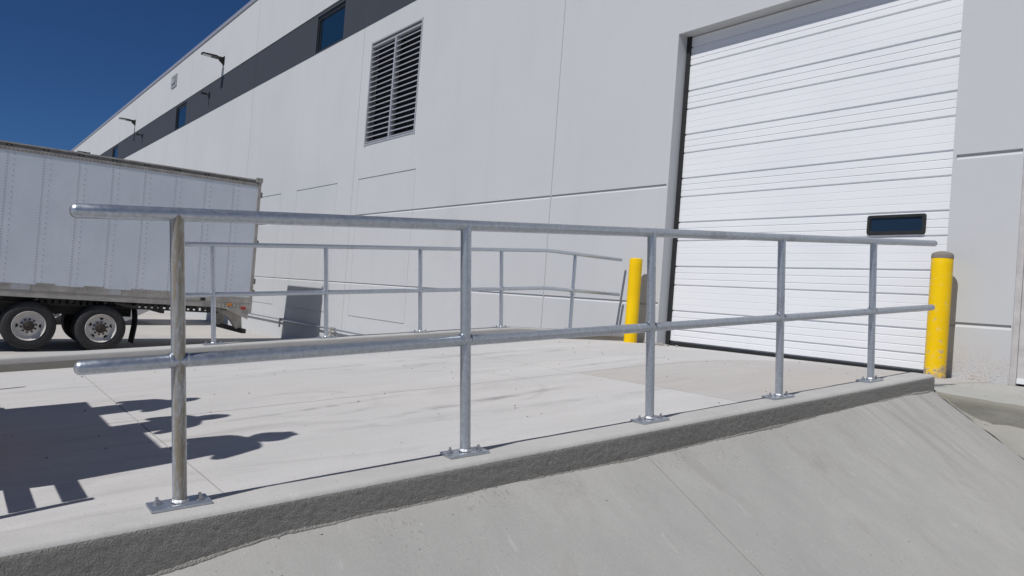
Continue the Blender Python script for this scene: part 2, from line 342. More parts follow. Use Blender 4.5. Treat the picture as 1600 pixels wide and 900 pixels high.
# ramp slab --------------------------------------------------------------
ramp = empty('ramp_slab', (-5.5, 3, -.8), kind='structure'); tag(ramp, 'sunlit concrete drive-in ramp rising between two kerbs to the roller door')
RO = Vector((-5.5, 3, -.8))
def panel_grid(x0f, x1f, y0, y1, zf, name, mat, parent, org, nx=14, step=.18, th=.15, amp=.0012):
    ny = max(2, int((y1-y0)/step)); vs = []; fs = []
    for j in range(ny+1):
        y = y0+(y1-y0)*j/ny
        for i in range(nx+1):
            x = x0f(y)+(x1f(y)-x0f(y))*i/nx
            e = (i in (0, nx)) or (j in (0, ny))
            vs.append((x, y, zf(x, y)+amp*2*fbm(x*1.3, y*1.3)-(.0015 if e else 0)))
    for j in range(ny):
        for i in range(nx):
            a = j*(nx+1)+i; fs.append((a, a+1, a+nx+2, a+nx+1))
    # skirt
    per = [i for i in range(nx+1)]+[j*(nx+1)+nx for j in range(1, ny+1)]+[ny*(nx+1)+i for i in range(nx-1, -1, -1)]+[j*(nx+1) for j in range(ny-1, 0, -1)]
    k = len(vs); vs += [(vs[p][0], vs[p][1], vs[p][2]-th) for p in per]
    for q in range(len(per)):
        q2 = (q+1) % len(per); fs.append((per[q2], per[q], k+q, k+q2))
    return MB(org).add(vs, fs).build(name, mat, parent, smooth=True, angle=30)
G = .004
rows = [-17, -13, -9.6, -6.1, -2.58, 1.02, 4.6, 8.36]
for k in range(len(rows)-1):
    y0, y1 = rows[k]+G, rows[k+1]-G
    panel_grid(lambda y: XF(y)+.05, lambda y: -5.16-G, y0, y1, ZS, 'slab_panel', 'slab', ramp, RO)
    if k < len(rows)-2: panel_grid(lambda y: -5.16+G, lambda y: XR(y)-.03, y0, y1, ZS, 'slab_panel', 'slab', ramp, RO)
    else:
        o = panel_grid(lambda y: -5.16+G, lambda y: XR(y)+.0, y0, 6.24, ZS, 'slab_panel', 'slab_dark', ramp, RO); o['label'] = 'slightly darker slab in front of the roller door'
        panel_grid(lambda y: -5.16+G, lambda y: -3.2-G, 6.24, y1, ZS, 'slab_panel', 'slab_dark', ramp, RO)
b = MB(RO); b.add([(-8.2, -17, ZS(-8, -17)-.06), (-2.9, -17, ZS(-2.9, -17)-.06), (-2.9, 6.2, -.51), (-8.2, 6.2, -.55), (-2.9, 8.6, -.51), (-8.2, 8.6, -.55)], [(0, 1, 2, 3), (3, 2, 4, 5)]); b.build('joint_filler', 'kerbface_old', ramp)

# kerbs --------------------------------------------------------------
KB = [(-20, -2.83), (.62, -.998), (.97, -.926), (1.17, -.903), (2.42, -.797), (2.96, -.756), (4.0, -.655), (4.84, -.576), (5.87, -.468), (6.3, -.452)]
def KBOT(y):
    for (a, za), (b_, zb) in zip(KB, KB[1:]):
        if y <= b_: return za+(zb-za)*(y-a)/(b_-a)
    return KB[-1][1]
def kerb(name, ys_, prof, zt, xf, mats, label, rough_from, cat='kerb', capend=True, amp=.0016):
    org = Vector((xf(3), 3, zt(3))); vs = []; fs = []; mi = []; n = None
    for y in ys_:
        pr = prof(y); n = len(pr)
        for i, (dx, z) in enumerate(pr):
            x = xf(y)+dx
            a = amp*(.35 if i < rough_from else 1)
            d = a*fbm(y*70, z*70, dx*11, 4)+.4*amp*fbm(y*3.1, z*5, 3, 3)
            vs.append((x+(d if i >= rough_from-1 else 0), y, z+(d*.6 if i < n-1 else 0)))
    for j in range(len(ys_)-1):
        for i in range(n-1):
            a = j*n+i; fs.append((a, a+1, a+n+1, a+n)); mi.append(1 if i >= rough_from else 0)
    if capend:
        fs.append(tuple(range(n))); mi.append(1); k = (len(ys_)-1)*n; fs.append(tuple(k+i for i in range(n-1, -1, -1))); mi.append(1)
    o = obj(name, [Vector(v)-org for v in vs], fs, mats, None, True, mi, 60); o.location = org
    return tag(o, label, cat)
def prof_near(y):
    zt = ZKN(y); zb = KBOT(y)-.08; rr = .028; w0, w1 = -.062, .135
    w0 += .010*fbm(y*.9, 3.3)+.004*fbm(y*4, 8)
    p = [(w0, zt-.3), (w0, zt-.006), (w0+.006, zt)]+[(w0+.02+(w1-rr-w0-.02)*k/5, zt) for k in range(6)]
    p += [(w1-rr+rr*math.sin(a), zt-rr+rr*math.cos(a)) for a in (R(22), R(45), R(68), R(90))]
    z1 = zt-rr; p += [(w1+.004*k/24, z1+(zb-z1)*k/24) for k in range(1, 25)]
    return p
yy = [-17+.5*k for k in range(32)]; y = -1.
while y < 6.18: yy.append(y); y += .0095
yy.append(6.185)
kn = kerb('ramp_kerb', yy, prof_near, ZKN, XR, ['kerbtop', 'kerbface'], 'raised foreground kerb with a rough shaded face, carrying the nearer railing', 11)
def prof_far(y):
    zt = ZKF(y); zb = ZS(-8, y)-.2; rr = .02; w0, w1 = -.14, .085
    p = [(w0, zt-1.7), (w0, zt-.01), (w0+.01, zt)]+[(w0+.02+(w1-rr-w0-.02)*k/4, zt) for k in range(5)]
    p += [(w1-rr+rr*math.sin(a), zt-rr+rr*math.cos(a)) for a in (R(30), R(60), R(90))]
    z1 = zt-rr; p += [(w1, z1+(zb-z1)*k/8) for k in range(1, 9)]
    return p
yy = [-17+.5*k for k in range(34)]; y = -.2
while y < 8.15: yy.append(y); y += .035
yy.append(8.165)
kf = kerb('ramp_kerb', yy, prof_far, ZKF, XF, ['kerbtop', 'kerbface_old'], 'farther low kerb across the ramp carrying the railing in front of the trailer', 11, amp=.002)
# mortar lip along the foot of the near kerb
vs = []; fs = []; y = -3.; ny = 0
while y < 6.1:
    zb = KBOT(y); x = XR(y)+.136; wd = .008+.010*fbm(y*3.1, 1)+.005*fbm(y*34, 4); hh = .004+.006*fbm(y*6, 7)+.006*fbm(y*52, 2)
    wd = max(.004, wd); hh = max(.002, hh)
    m_ = .52
    vs += [(x-.01, y, zb+hh+.004), (x+wd*.5, y, zb+hh*.9-m_*wd*.5), (x+wd, y, zb+.002-m_*wd), (x+wd+.003, y, zb-.03)]; ny += 1; y += .012
for j in range(ny-1):
    for i in range(3): a = j*4+i; fs.append((a, a+1, a+5, a+4))
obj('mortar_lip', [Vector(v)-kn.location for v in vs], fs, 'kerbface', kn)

# sloped apron --------------------------------------------------------------
apron = empty('sloped_apron', (-2.7, 3, -.8), kind='structure'); tag(apron, 'smooth grey concrete side slope falling from the kerb towards the camera'); AO = Vector((-2.7, 3, -.8))
def zap(x, y):
    m_ = .505 if y < 2.98 else .505+.105*(y-2.98)/3.19
    if y > 6.17: m_ = .61
    return KBOT(y)-m_*(x-(XR(y)+.135))
def toe(y): return min(6, XR(y)+.135+(KBOT(y)-(ZY(y)-.02))/(.505 if y < 2.98 else .505+.105*min(1, (y-2.98)/3.19)))
ar = [-12, -8.5, -5.3, -2.2, -.21, 2.98, 6.17]
for a_, b_ in zip(ar, ar[1:]):
    panel_grid(lambda y: XR(y)+.1, toe, a_+.003, b_-.003, zap, 'apron_panel', 'apron', apron, AO, nx=24, step=.12, th=.1, amp=.003)
b = MB(AO); b.add([(-2.8, -12, KBOT(-12)-.04), (-2.8, 6.2, -.5), (-.7, 6.2, -1.78), (.2, -12, ZY(-12)-.03)], [(0, 3, 2, 1)]); b.build('joint_filler', 'kerbface_old', apron)

# landing right of the kerb and its rough bank -------------------------------
land = empty('landing', (0, 7, -.6), kind='structure'); tag(land, 'flat concrete landing with a mossy edge right of the chipped bollard')
LO = Vector((0, 7, -.6)); nx = 160; vs = []; fs = []; mi = []
def zl(x): return -.455-.045*min(1.2, max(0, x+2.9))
prl = [(8.168, 0), (7.3, 0), (6.6, 0), (6.36, -.001), (6.33, -.006), (6.31, -.016), (6.30, -.03)]+[(6.298+.006*k, -.03-.035*k) for k in range(1, 9)]+[(6.34, -2.)]
for i in range(nx+1):
    x = -3.2+(i/nx)**1.8*11.3
    yo = -.04*max(0, x+2.86)
    for j, (y, dz) in enumerate(prl):
        q = 1 if j > 3 else .3
        fy = (.105-.11*min(1, max(0, (x+2.62)/.6)))*(1 if j > 2 else 0); ny_ = y-fy+yo*0+.006*q*fbm(x*9, dz*30, 2)+.012*q*fbm(x*2.2, dz*4, 5)
        if j == 0: ny_ = 8.17
        if x < -2.83 and j > 2: ny_ = 6.246+.002*j
        vs.append((x, ny_, zl(x)+dz+.004*q*fbm(x*7, y*7)))
n = len(prl)
for i in range(nx):
    for j in range(n-1):
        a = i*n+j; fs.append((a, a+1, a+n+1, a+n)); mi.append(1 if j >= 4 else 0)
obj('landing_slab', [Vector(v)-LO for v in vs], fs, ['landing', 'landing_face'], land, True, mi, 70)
vs = []; fs = []; n1, n2 = 60, 10       # bank between the apron edge and the landing face
for i in range(n1+1):
    x = -2.76+i/n1*2.6
    fy = .105-.11*min(1, max(0, (x+2.62)/.6))
    for j in range(n2+1):
        t = j/n2; y = 6.172+t*(.15-fy)
        zlo = zap(x, 6.17); zhi = max(zlo, -.635-.06*max(0, x+2.5)) if x > -2.62 else zlo+.0
        zhi = min(zhi, -.5)
        vs.append((x, y, zlo+(zhi-zlo)*(t**.6)+.012*fbm(x*8, y*14)+.006*fbm(x*30, y*30)))
for i in range(n1):
    for j in range(n2): a = i*(n2+1)+j; fs.append((a, a+n2+1, a+n2+2, a+1))
obj('rough_bank', [Vector(v)-LO for v in vs], fs, 'apron_old', land, True)

# ------------------------------------------------------------------ warehouse
wh = empty('warehouse', (-5, WALL, -.46), 'long white warehouse with a dark grey window band and tall white roller door', 'warehouse'); WO = Vector((-5, WALL, -.46))
def relief(x0, x1, z0, z1, rects, back=.3, Y=WALL):
    ex = sorted(set([x0, x1]+[round(v, 4) for r in rects for v in r[:2] if x0 < v < x1])); ez = sorted(set([z0, z1]+[round(v, 4) for r in rects for v in r[2:4] if z0 < v < z1]))
    def cell(i, j):
        if i < 0 or j < 0 or i >= len(ex)-1 or j >= len(ez)-1: return None
        cx, cz = (ex[i]+ex[i+1])/2, (ez[j]+ez[j+1])/2; d = (0, 0)
        for r in rects:
            if r[0] < cx < r[1] and r[2] < cz < r[3]: d = (r[4], r[5])
        return d
    b = MB(WO); cache = {(i, j): cell(i, j) for i in range(-1, len(ex)) for j in range(-1, len(ez))}
    for (i, j), c in cache.items():
        if c is None: continue
        if c[0] != 'hole':
            y = Y+c[0]; b.add([(ex[i], y, ez[j]), (ex[i+1], y, ez[j]), (ex[i+1], y, ez[j+1]), (ex[i], y, ez[j+1])], [(0, 1, 2, 3)], c[1])
        for di, dj in ((1, 0), (0, 1), (-1, 0), (0, -1)):
            o = cache.get((i+di, j+dj))
            if c[0] == 'hole': continue
            if o is None or o[0] == 'hole': ya, yb = Y+c[0], Y+back
            elif o[0] > c[0]: ya, yb = Y+c[0], Y+o[0]
            else: continue
            if di: x = ex[i+1] if di > 0 else ex[i]; q = [(x, ya, ez[j]), (x, yb, ez[j]), (x, yb, ez[j+1]), (x, ya, ez[j+1])]
            else: z = ez[j+1] if dj > 0 else ez[j]; q = [(ex[i], ya, z), (ex[i], yb, z), (ex[i+1], yb, z), (ex[i+1], ya, z)]
            b.add(q, [(0, 1, 2, 3) if (di > 0 or dj < 0) else (3, 2, 1, 0)], c[1])
    return b
DX0, DX1, DZ0, DZ1 = -7.53, -3.69, -.60, 3.945
MD = (-3.045, -2.0, -.55, 1.72)
LV = (-17.67, -15.14, 3.52, 6.07)
edges = [-36+8.6*-k for k in range(8, 0, -1)]+[-35.9, -26.93, -18.17, -10.155, -1.3, 7.5, 16]
edges[:8] = [-104.6+8.6*k for k in range(8)]
BZ0, BZ1, TOP = 6.58, 7.80, 9.90
wins = []
x = -20.53
for k in range(-1, 6):
    cx = -20.55-16.9*k; wins.append((cx-.95, cx+.95))
groove_up = [(-16.9, DX0), (DX1, -3.045)]
rects_all = []
for (a, b_) in ((-60, -10.17), (-10.14, -7.56), (-3.655, MD[0]-.01), (-2, 16)):
    rects_all.append((a, b_, 1.772, 1.804, .02, 0))
    rects_all.append((a, b_, .083, .110, .018, 0))
for k, cx in enumerate([-16.40, -20.6, -24.8, -29.0, -33.2, -37.4, -41.6]):
    w_ = 1.45; a, b_ = cx-w_, cx+w_; t = .007
    rects_all += [(a, b_, 2.675, 2.70, .016, 0), (a, b_, -.735, -.712, .014, 0), (a, a+t, -.72, 2.68, .006, 0), (b_-t, b_, -.72, 2.68, .006, 0)]
rects_all.append((-200, 30, BZ0, BZ1, .022, 1))
for a, b_ in wins: rects_all.append((a, b_, 6.64, 7.70, 'hole', 1))
rects_all += [(LV[0], LV[1], LV[2], LV[3], 'hole', 0), (DX0, DX1, DZ0, DZ1, 'hole', 0), (*MD, 'hole', 0)]
for i in range(len(edges)-1):
    x0, x1 = edges[i]+.008, edges[i+1]-.008
    rs = [(max(x0, r[0]), min(x1, r[1]), *r[2:]) for r in rects_all if r[1] > x0 and r[0] < x1]
    dz = .0 if i % 2 else .006
    b = relief(x0, x1, -2.4, TOP-dz, rs, Y=WALL)
    for v in b.v:
        wx, wy, wz = v+WO
        if abs(wy-WALL) < 1e-4:
            for r in rects_all[:8]:
                if r[0]-1e-3 < wx < r[1]+1e-3 and abs(wz-r[2]) < 1e-3: v.z -= .022; break
    b.build('wall_panel', ['wall', 'band'], wh)
for e in edges[1:-1]:
    b = MB(WO); b.box(e-.012, e+.012, WALL+.005, WALL+.05, -2.3, BZ0-.003); b.box(e-.012, e+.012, WALL+.028, WALL+.05, BZ0-.002, BZ1); b.box(e-.012, e+.012, WALL+.005, WALL+.05, BZ1+.001, TOP-.01); b.build('joint_sealant', 'sealant', wh)
for i in range(len(edges)-1):
    b = MB(WO); b.box(edges[i]+.004, edges[i+1]-.004, WALL-.035, WALL+.4, TOP+.002, TOP+.022); b.box(edges[i]+.004, edges[i+1]-.004, WALL-.035, WALL-.02, TOP-.12, TOP+.0015); b.build('coping', 'coping', wh)
b = MB(WO); b.box(-104.6, 16, WALL+.9, 60, -3, TOP-1.2); b.build('building_core', 'dark', wh)
b = MB(WO); b.box(-104.6, -104.3, WALL+.3, 60, -3, TOP); b.build('end_wall', 'wall', wh); b = MB(WO); b.box(15.7, 16, WALL+.3, 60, -3, TOP); b.build('end_wall', 'wall', wh)
b = MB(WO); b.box(-104.3, 15.7, WALL+.3, 60, TOP-1.2, TOP-.9); b.build('roof', 'sealant', wh)
for a, b_ in wins:
    f = MB(WO); Y0 = WALL+.06; Y1 = WALL+.14
    f.box(a+.002, a+.06, Y0, Y1, 6.642, 7.698); f.box(b_-.06, b_-.002, Y0, Y1, 6.642, 7.698)
    f.box(a+.06, b_-.06, Y0, Y1, 6.642, 6.70); f.box(a+.06, b_-.06, Y0, Y1, 7.60, 7.698); f.box(a+.15, a+.18, Y0+.01, Y1, 6.70, 7.60)
    fo = f.build('window', 'frame', wh)
    p_ = MB(WO); p_.box(a+.05, b_-.05, Y0+.035, Y0+.045, 6.69, 7.61); p_.build('pane', 'glass', fo)
# louvre
lo = MB(WO); L0, L1, LZ0, LZ1 = LV; Y0 = WALL-.012
lo.box(L0-.012, L0+.035, Y0, WALL+.12, LZ0-.03, LZ1+.03); lo.box(L1-.035, L1+.012, Y0, WALL+.12, LZ0-.03, LZ1+.03)
lo.box(L0+.035, L1-.035, Y0, WALL+.12, LZ0-.012, LZ0+.03); lo.box(L0+.035, L1-.035, Y0, WALL+.12, LZ1-.02, LZ1+.012); lo.box(L0+.035, L1-.035, Y0+.02, WALL+.12, LZ1-.11, LZ1-.07)
lv = lo.build('louvre_vent', 'louvre', wh)
mb = MB(WO); mb.box(-16.43, -16.36, Y0+.004, WALL+.12, LZ0+.03, LZ1-.11); mb.build('mullion', 'louvre', lv)
mb = MB(WO); mb.box(L0, L1, WALL+.2, WALL+.22, LZ0, LZ1); mb.build('interior_shade', 'dark', lv)  # near-black sheet stands for the unlit interior behind the slats
base = None; ns = 19
for col, (a, b_) in enumerate(((L0+.035, -16.43), (-16.36, L1-.035))):
    me = None
    for k in range(ns):
        z = LZ0+.05+k*(LZ1-.12-LZ0-.05)/ns
        if me is None:
            sm = MB(); t = .004
            pf = [(0, 0), (0, .024), (.005, .024), (.005, .010), (.10, .085), (.10, .079), (.006, 0)]
            vs = [(xx, yy_, zz) for xx in (0, b_-a) for yy_, zz in pf]; m_ = len(pf)
            sm.add(vs, [tuple(range(m_)), tuple(range(2*m_-1, m_-1, -1))]+[(i, i+m_, (i+1) % m_+m_, (i+1) % m_) for i in range(m_)])
            o = sm.build('slat', 'louvre', lv); me = o.data
        else: o = bpy.data.objects.new('slat', me); C.objects.link(o); o.parent = lv
        o.location = Vector((a, WALL+.005, z))-WO
# roller door
DY = 8.38; b = MB(WO)
b.box(DX0, DX1, DY+.06, DY+.08, -.46, DZ1)
dro = b.build('overhead_door', 'black', wh)
b = MB(WO); b.box(DX0+.002, DX0+.065, DY-.03, DY+.05, -.46, DZ1-.003); b.build('side_seal', 'black', dro)
b = MB(WO); b.box(DX1-.03, DX1-.002, DY-.02, DY+.05, -.46, DZ1-.003); b.build('side_seal', 'black', dro)
joints = [-.26+.6305*k for k in range(8)]
MAJ = {0: 0, 1: .36}
def section(z0, z1, first):
    # profile up from z0: major groove at the joint, pressed ribs every 90 mm
    pts = []; x0, x1 = DX0+.066, DX1-.031
    def groove(z, h, d): pts.extend([(0, z-h*.5-.003), (d, z-h*.5+.003), (d, z+h*.3), (0, z+h*.5)])
    pts.append((.018, z0)); pts.append((.018, z0+.008)); pts.append((0, z0+.018))
    H = .6305; zz = z0
    base_z = z0
    while zz < z1-.03:
        for q, h, d in ((.09, .011, .0055), (.18, .011, .0055), (.27, .026, .016), (.36, .006, .003), (.45, .006, .003), (.54, .006, .003)):
            if base_z+q < z1-.02: groove(base_z+q, h, d)
        zz = base_z+H; base_z = zz
    pts.append((0, z1-.008)); pts.append((.014, z1-.001))
    b = MB(WO); n = len(pts); vs = [(x, DY+d, z) for x in (x0, x1) for d, z in pts]
    vs += [(x0, DY+.045, z0), (x0, DY+.045, z1), (x1, DY+.045, z0), (x1, DY+.045, z1)]
    fs = [(i, i+n, i+1+n, i+1) for i in range(n-1)]
    fs += [(n-1, 2*n-1, 2*n+3, 2*n+1), (0, 2*n, 2*n+2, n), (2*n, 2*n+1, 2*n+3, 2*n+2)]
    fs += [tuple([2*n]+list(range(0, n))+[2*n+1])]
    b.add(vs, fs); return b.build('door_section', 'door', dro)
section(-.432, -.26, True)
secs = [section(a, min(b_, 3.94), False) for a, b_ in zip(joints, joints[1:]+[4.3]) if a < 3.9]
b = MB(WO); b.box(DX0+.066, DX1-.031, DY-.012, DY+.03, -.50, -.434, bev=.004); b.build('bottom_seal', 'black', dro)
b = MB(WO); VW = (-4.66, -4.01, 1.025, 1.25); Y = DY-.022
bm = bmesh.new()
def rr_ring(x0, x1, z0, z1, r, y, n=5):
    out = []
    for cx, cz, a0 in ((x1-r, z0+r, -90), (x1-r, z1-r, 0), (x0+r, z1-r, 90), (x0+r, z0+r, 180)):
        for k in range(n): a = R(a0+90*k/(n-1)); out.append((cx+r*math.cos(a), y, cz+r*math.sin(a)))
    return out
A = rr_ring(*VW, .03, DY+.0); B_ = rr_ring(VW[0]+.004, VW[1]-.004, VW[2]+.004, VW[3]-.004, .028, Y); Cc = rr_ring(VW[0]+.035, VW[1]-.035, VW[2]+.033, VW[3]-.033, .012, Y); D_ = rr_ring(VW[0]+.045, VW[1]-.045, VW[2]+.042, VW[3]-.042, .01, Y+.016)
m_ = len(A); vs = A+B_+Cc+D_; fs = []
for q in range(3):
    for i in range(m_): fs.append((q*m_+i, q*m_+(i+1) % m_, (q+1)*m_+(i+1) % m_, (q+1)*m_+i))
b.add(vs, fs); b.build('vision_frame', 'black', dro)
b = MB(WO); b.box(VW[0]+.03, VW[1]-.03, Y+.017, Y+.021, VW[2]+.03, VW[3]-.03); b.build('vision_pane', 'vision', dro)
# man door right of the roller door
MAT['jamb'] = plain('beige jamb paint', (.46, .445, .435), .6)
b = MB(WO); b.box(MD[0]+.0005, MD[0]+.055, WALL+.006, WALL+.2, -.485, MD[3]-.002); b.box(MD[1]-.055, MD[1]-.002, WALL+.012, WALL+.2, -.485, MD[3]-.002); b.box(MD[0]+.055, MD[1]-.055, WALL+.012, WALL+.2, MD[3]-.055, MD[3]-.002)
md = b.build('service_door', 'jamb', wh)
b = MB(WO); b.box(MD[0]+.056, MD[1]-.056, WALL+.018, WALL+.095, -.44, MD[3]-.06, bev=.003); b.build('door_leaf', 'jamb', md)
b = MB(WO); b.box(MD[0]+.06, MD[1]-.06, WALL+.004, WALL+.018, -.435, -.385, bev=.003); b.build('bottom_rail', 'door', md)
b = MB(WO); b.box(MD[1]-.16, MD[1]-.13, WALL+.0, WALL+.05, .5, .53); b.tube([(MD[1]-.145, WALL, .515), (MD[1]-.27, WALL, .515)], .01, 10); b.build('handle', 'bolt', md, True)

# square vent, wall lamps, cameras, conduit --------------------------------
o = empty('wall_vent', (-39.15, WALL, 9.07), 'small square box high on the white parapet between two floodlights', 'vent')
b = MB((0, 0, 0)); b.box(-.5, .5, -.05, -.001, -.28, .28); b.build('frame', 'louvre', o)
b = MB(); b.box(-.36, .36, -.056, -.051, -.19, .19); b.build('vent_opening', 'trim_dark', o)
b = MB(); b.box(-.27, .27, -.075, -.057, -.12, .13); b.build('vent_flap', 'louvre', o)
def lamp(x, z, label):
    o = empty('wall_lamp', (x, WALL, z), label, 'wall lamp', 'floodlights along the parapet')
    b = MB(); b.box(-.1, .1, -.03, -.001, -.17, .17, bev=.008); b.tube([(0, -.03, -.1), (0, -.1, -.04), (0, -.17, .0)], .055, 12, r2=.045); b.box(-.05, .05, -.2, -.02, .0, .13, bev=.01); b.build('bracket', 'bronze', o, True)
    b = MB(); b.add([(-.06, -.17, .02), (.06, -.17, .02), (.06, -.17, .11), (-.06, -.17, .11), (-.16, -.32, .05), (.16, -.32, .05), (.14, -.32, .13), (-.14, -.32, .13), (-.17, -.82, .075), (.17, -.82, .075), (.13, -.84, .125), (-.13, -.84, .125)],
          [(0, 1, 2, 3), (0, 4, 5, 1), (1, 5, 6, 2), (2, 6, 7, 3), (3, 7, 4, 0), (4, 8, 9, 5), (5, 9, 10, 6), (6, 10, 11, 7), (7, 11, 8, 4), (8, 11, 10, 9)]); b.build('lamp_head', 'bronze', o)
    b = MB(); b.add([(-.13, -.50, .058), (.13, -.50, .058), (.13, -.80, .069), (-.13, -.80, .069), (-.12, -.5, .045), (.12, -.5, .045), (.12, -.79, .055), (-.12, -.79, .055)], [(0, 1, 5, 4), (1, 2, 6, 5), (2, 3, 7, 6), (3, 0, 4, 7), (4, 5, 6, 7)]); b.build('lens', 'lens', o)
lamp(-30.95, 8.36, 'dark floodlight on an arm on the parapet, nearest and largest of the row')
lamp(-48.2, 8.36, 'dark parapet floodlight second in the row, midway between the nearest one and the trailer roof')
lamp(-65.2, 8.36, 'dark parapet floodlight just clearing the trailer roof edge, farthest of the row in view')
def camra(x, z, label):
    o = empty('security_camera', (x, WALL+.022, z), label, 'camera', 'small cameras on the grey band')
    b = MB(); b.box(-.06, .06, -.05, -.001, -.14, .12, bev=.01); b.tube([(0, -.05, .02), (0, -.15, .02)], .025, 10); b.build('bracket', 'blackmetal', o, True)
    b = MB(); b.tube([(0, -.13, .03), (-.02, -.3, .045)], .05, 14, r2=.06); b.tube([(-.02, -.3, .045), (-.02, -.33, .045)], .068, 14); b.build('housing', 'blackmetal', o, True)
camra(-32.75, 7.33, 'small black camera on a bracket on the dark band beneath the nearest floodlight')
camra(-45.9, 7.33, 'tiny black camera on a bracket on the dark band beside the second floodlight')
cd = empty('wall_conduit', (-20, WALL-.09, -1.12), 'thin horizontal pipe held low on the wall by brackets beyond the ramp', 'pipe')
b = MB(); b.tube([(-24, 0, 0), (5.8, 0, 0)], .022, 10); b.build('pipe', 'galv', cd, True)
for x in (-22, -13, -8.5, -2.25, 1.45, 5.6):
    b = MB(); b.box(x-.03, x+.03, -.03, .09, -.035, .04); b.box(x-.05, x+.05, -.045, -.03, -.22, .05); b.tube([(x+.12, 0, 0), (x+.02, 0, 0)], .035, 10); b.build('bracket', 'rail_trim', cd)
# ------------------------------------------------------------------ railings
def make_rail(posts, xf, zt, start, end, level_from, label, tan_first, zend=None):
    H = 1.03; MID = .515
    def zr(y): return (zt(posts[0])+ (y-posts[0])*SL) if level_from is None or y < level_from else zt(posts[0])+(level_from-posts[0])*SL
    SL = .0868 if level_from is None else .0848
    y0 = posts[0]; org = Vector((xf(y0), y0, zt(y0)))
    o = empty('railing', org, label, 'railing', 'galvanised pipe railings on the ramp kerbs')
    nrm = Vector((0, -SL, 1)).normalized()
    for h, nm in ((H, 'top_rail'), (MID, 'middle_rail')):
        ysr = [start+SL*h+(.005 if h > .8 else .055), end+SL*h-(.03 if h > .8 else .0)]
        pts = []
        if level_from:
            L = level_from; ysr = [start+SL*h, L-.25+SL*h, L-.12+SL*h, L-.04+SL*h*.7, L+.04+SL*h*.5, L+.12+SL*h*.3, end]
        off = Vector((0, nrm.y*h, nrm.z*h))
        for y in ysr:
            if level_from and y >= level_from+.12: pts.append(Vector((xf(y), y, zr(y)+h))-org)
            else: pts.append(Vector((xf(y), y-SL*h, zr(y-SL*h)))+Vector((0, SL*h, 0))+Vector((0, off.y, off.z+0))-org+Vector((0, 0, SL*SL*h*.0)))
        seg = [pts[0]]
        for a, b_ in zip(pts, pts[1:]):
            k = max(1, int((b_-a).length/.12)); seg += [a+(b_-a)*i/k for i in range(1, k+1)]
        MB().tube(seg, .0242, 20, cap='round').build(nm, 'galv', o, True)
    for i, y in enumerate(posts):
        lev = level_from is not None and y > level_from
        n_ = Vector((0, 0, 1)) if lev else nrm
        bs = Vector((xf(y), y, zt(y)+.014)); top = bs+n_*(H-.02)
        if lev: top = Vector((xf(y), y, zr(y)+H-.02))
        k = 8; pt = [bs-org+(top-bs)*q/k for q in range(k+1)]
        MB().tube(pt, .0242, 20).build('post', 'galv_tan' if (i == 0 and tan_first) else 'galv', o, True)
        # welds
        wb = MB(); wb.lathe([(.031, 0), (.030, .006), (.0255, .011)], bs-org, n=18); 
        wb.build('weld', 'weld', o, True)
        wb = MB(); mp = bs-org+n_*(MID-.014); wb.lathe([(.024, -.033), (.0262, -.028), (.0255, -.022)], mp, 'y', 16); wb.build('weld', 'plate', o, True); wb = MB(); wb.lathe([(.0255, .022), (.0262, .028), (.024, .033)], mp, 'y', 16); wb.build('weld', 'plate', o, True)
        pb = MB(); pb.box(-.052, .052, -.1, .1, .0, .0125, bev=.0025); p_ = pb.build('base_plate', 'plate', o); p_.location = bs-org-Vector((0, 0, .0135))
        p_.rotation_euler = (math.atan(SL) if not lev else 0, 0, random.uniform(-.05, .05)); p_.location += Vector((random.uniform(-.006, .006), 0, 0))
        for s_ in (-1, 1):
            q = MB(); q.lathe([(.0, .013), (.012, .013), (.012, .016), (.0105, .016), (.0105, .025), (.0001, .025)], (0, 0, 0), n=6); q.tube([(0, 0, .02), (0, 0, .036)], .0055, 8)
            q.lathe([(.0165, .0125), (.0165, .015), (.008, .015)], (0, 0, 0), n=16)
            bo = q.build('anchor_bolt', 'bolt', p_); bo.location = (.012*s_, .068*s_, 0); bo.rotation_euler = (random.uniform(-.1, .1), random.uniform(-.1, .1), random.uniform(0, 1))
    return o
make_rail([.725, 1.93, 3.13, 4.33, 5.47], XR, ZK, .325, 6.36, None, 'nearer galvanised two-rail pipe railing crossing the whole view on the foreground kerb', True)
make_rail([2.27, 3.49, 4.70, 5.92, 7.13], XF, ZKF, 1.86, 8.04, 6.6, 'farther galvanised pipe railing seen through the first one, ending bent level near the wall', False)

# ------------------------------------------------------------------ bollards
def bollard(x, y, zb, zt, r, mat, capmat, label):
    o = empty('bollard', (x, y, zb), label, 'bollard', 'yellow bollards beside the roller door')
    h = zt-zb; b = MB(); b.lathe([(r, -.02)]+[(r, h*k/10-(.0 if k < 10 else .03)) for k in range(0, 11)]+[(r*.985, h-.025)], (0, 0, 0), n=40); b.build('pipe', mat, o, True)
    b = MB(); hh = .035 if capmat != mat else .015
    b.lathe([(r*1.02 if capmat != mat else r*.985, h-.062 if capmat != mat else h-.026)]+[(r*(1.02 if capmat != mat else 1.0)*math.cos(a), h-.03+hh*math.sin(a)*1.2) for a in (0, R(20), R(40), R(60), R(75), R(89.5))], (0, 0, 0), n=40)
    c_ = b.build('dome_cap', capmat, o, True); c_.name = 'dome_cap'
    return o
bollard(-3.615, 7.93, -.458, .785, .098, 'yellow_worn', 'cap', 'chipped yellow bollard with a grey domed top at the end of the nearer railing')
bollard(-7.812, 7.93, -.49, .73, .092, 'yellow', 'yellow', 'clean bright yellow bollard at the left edge of the roller door')

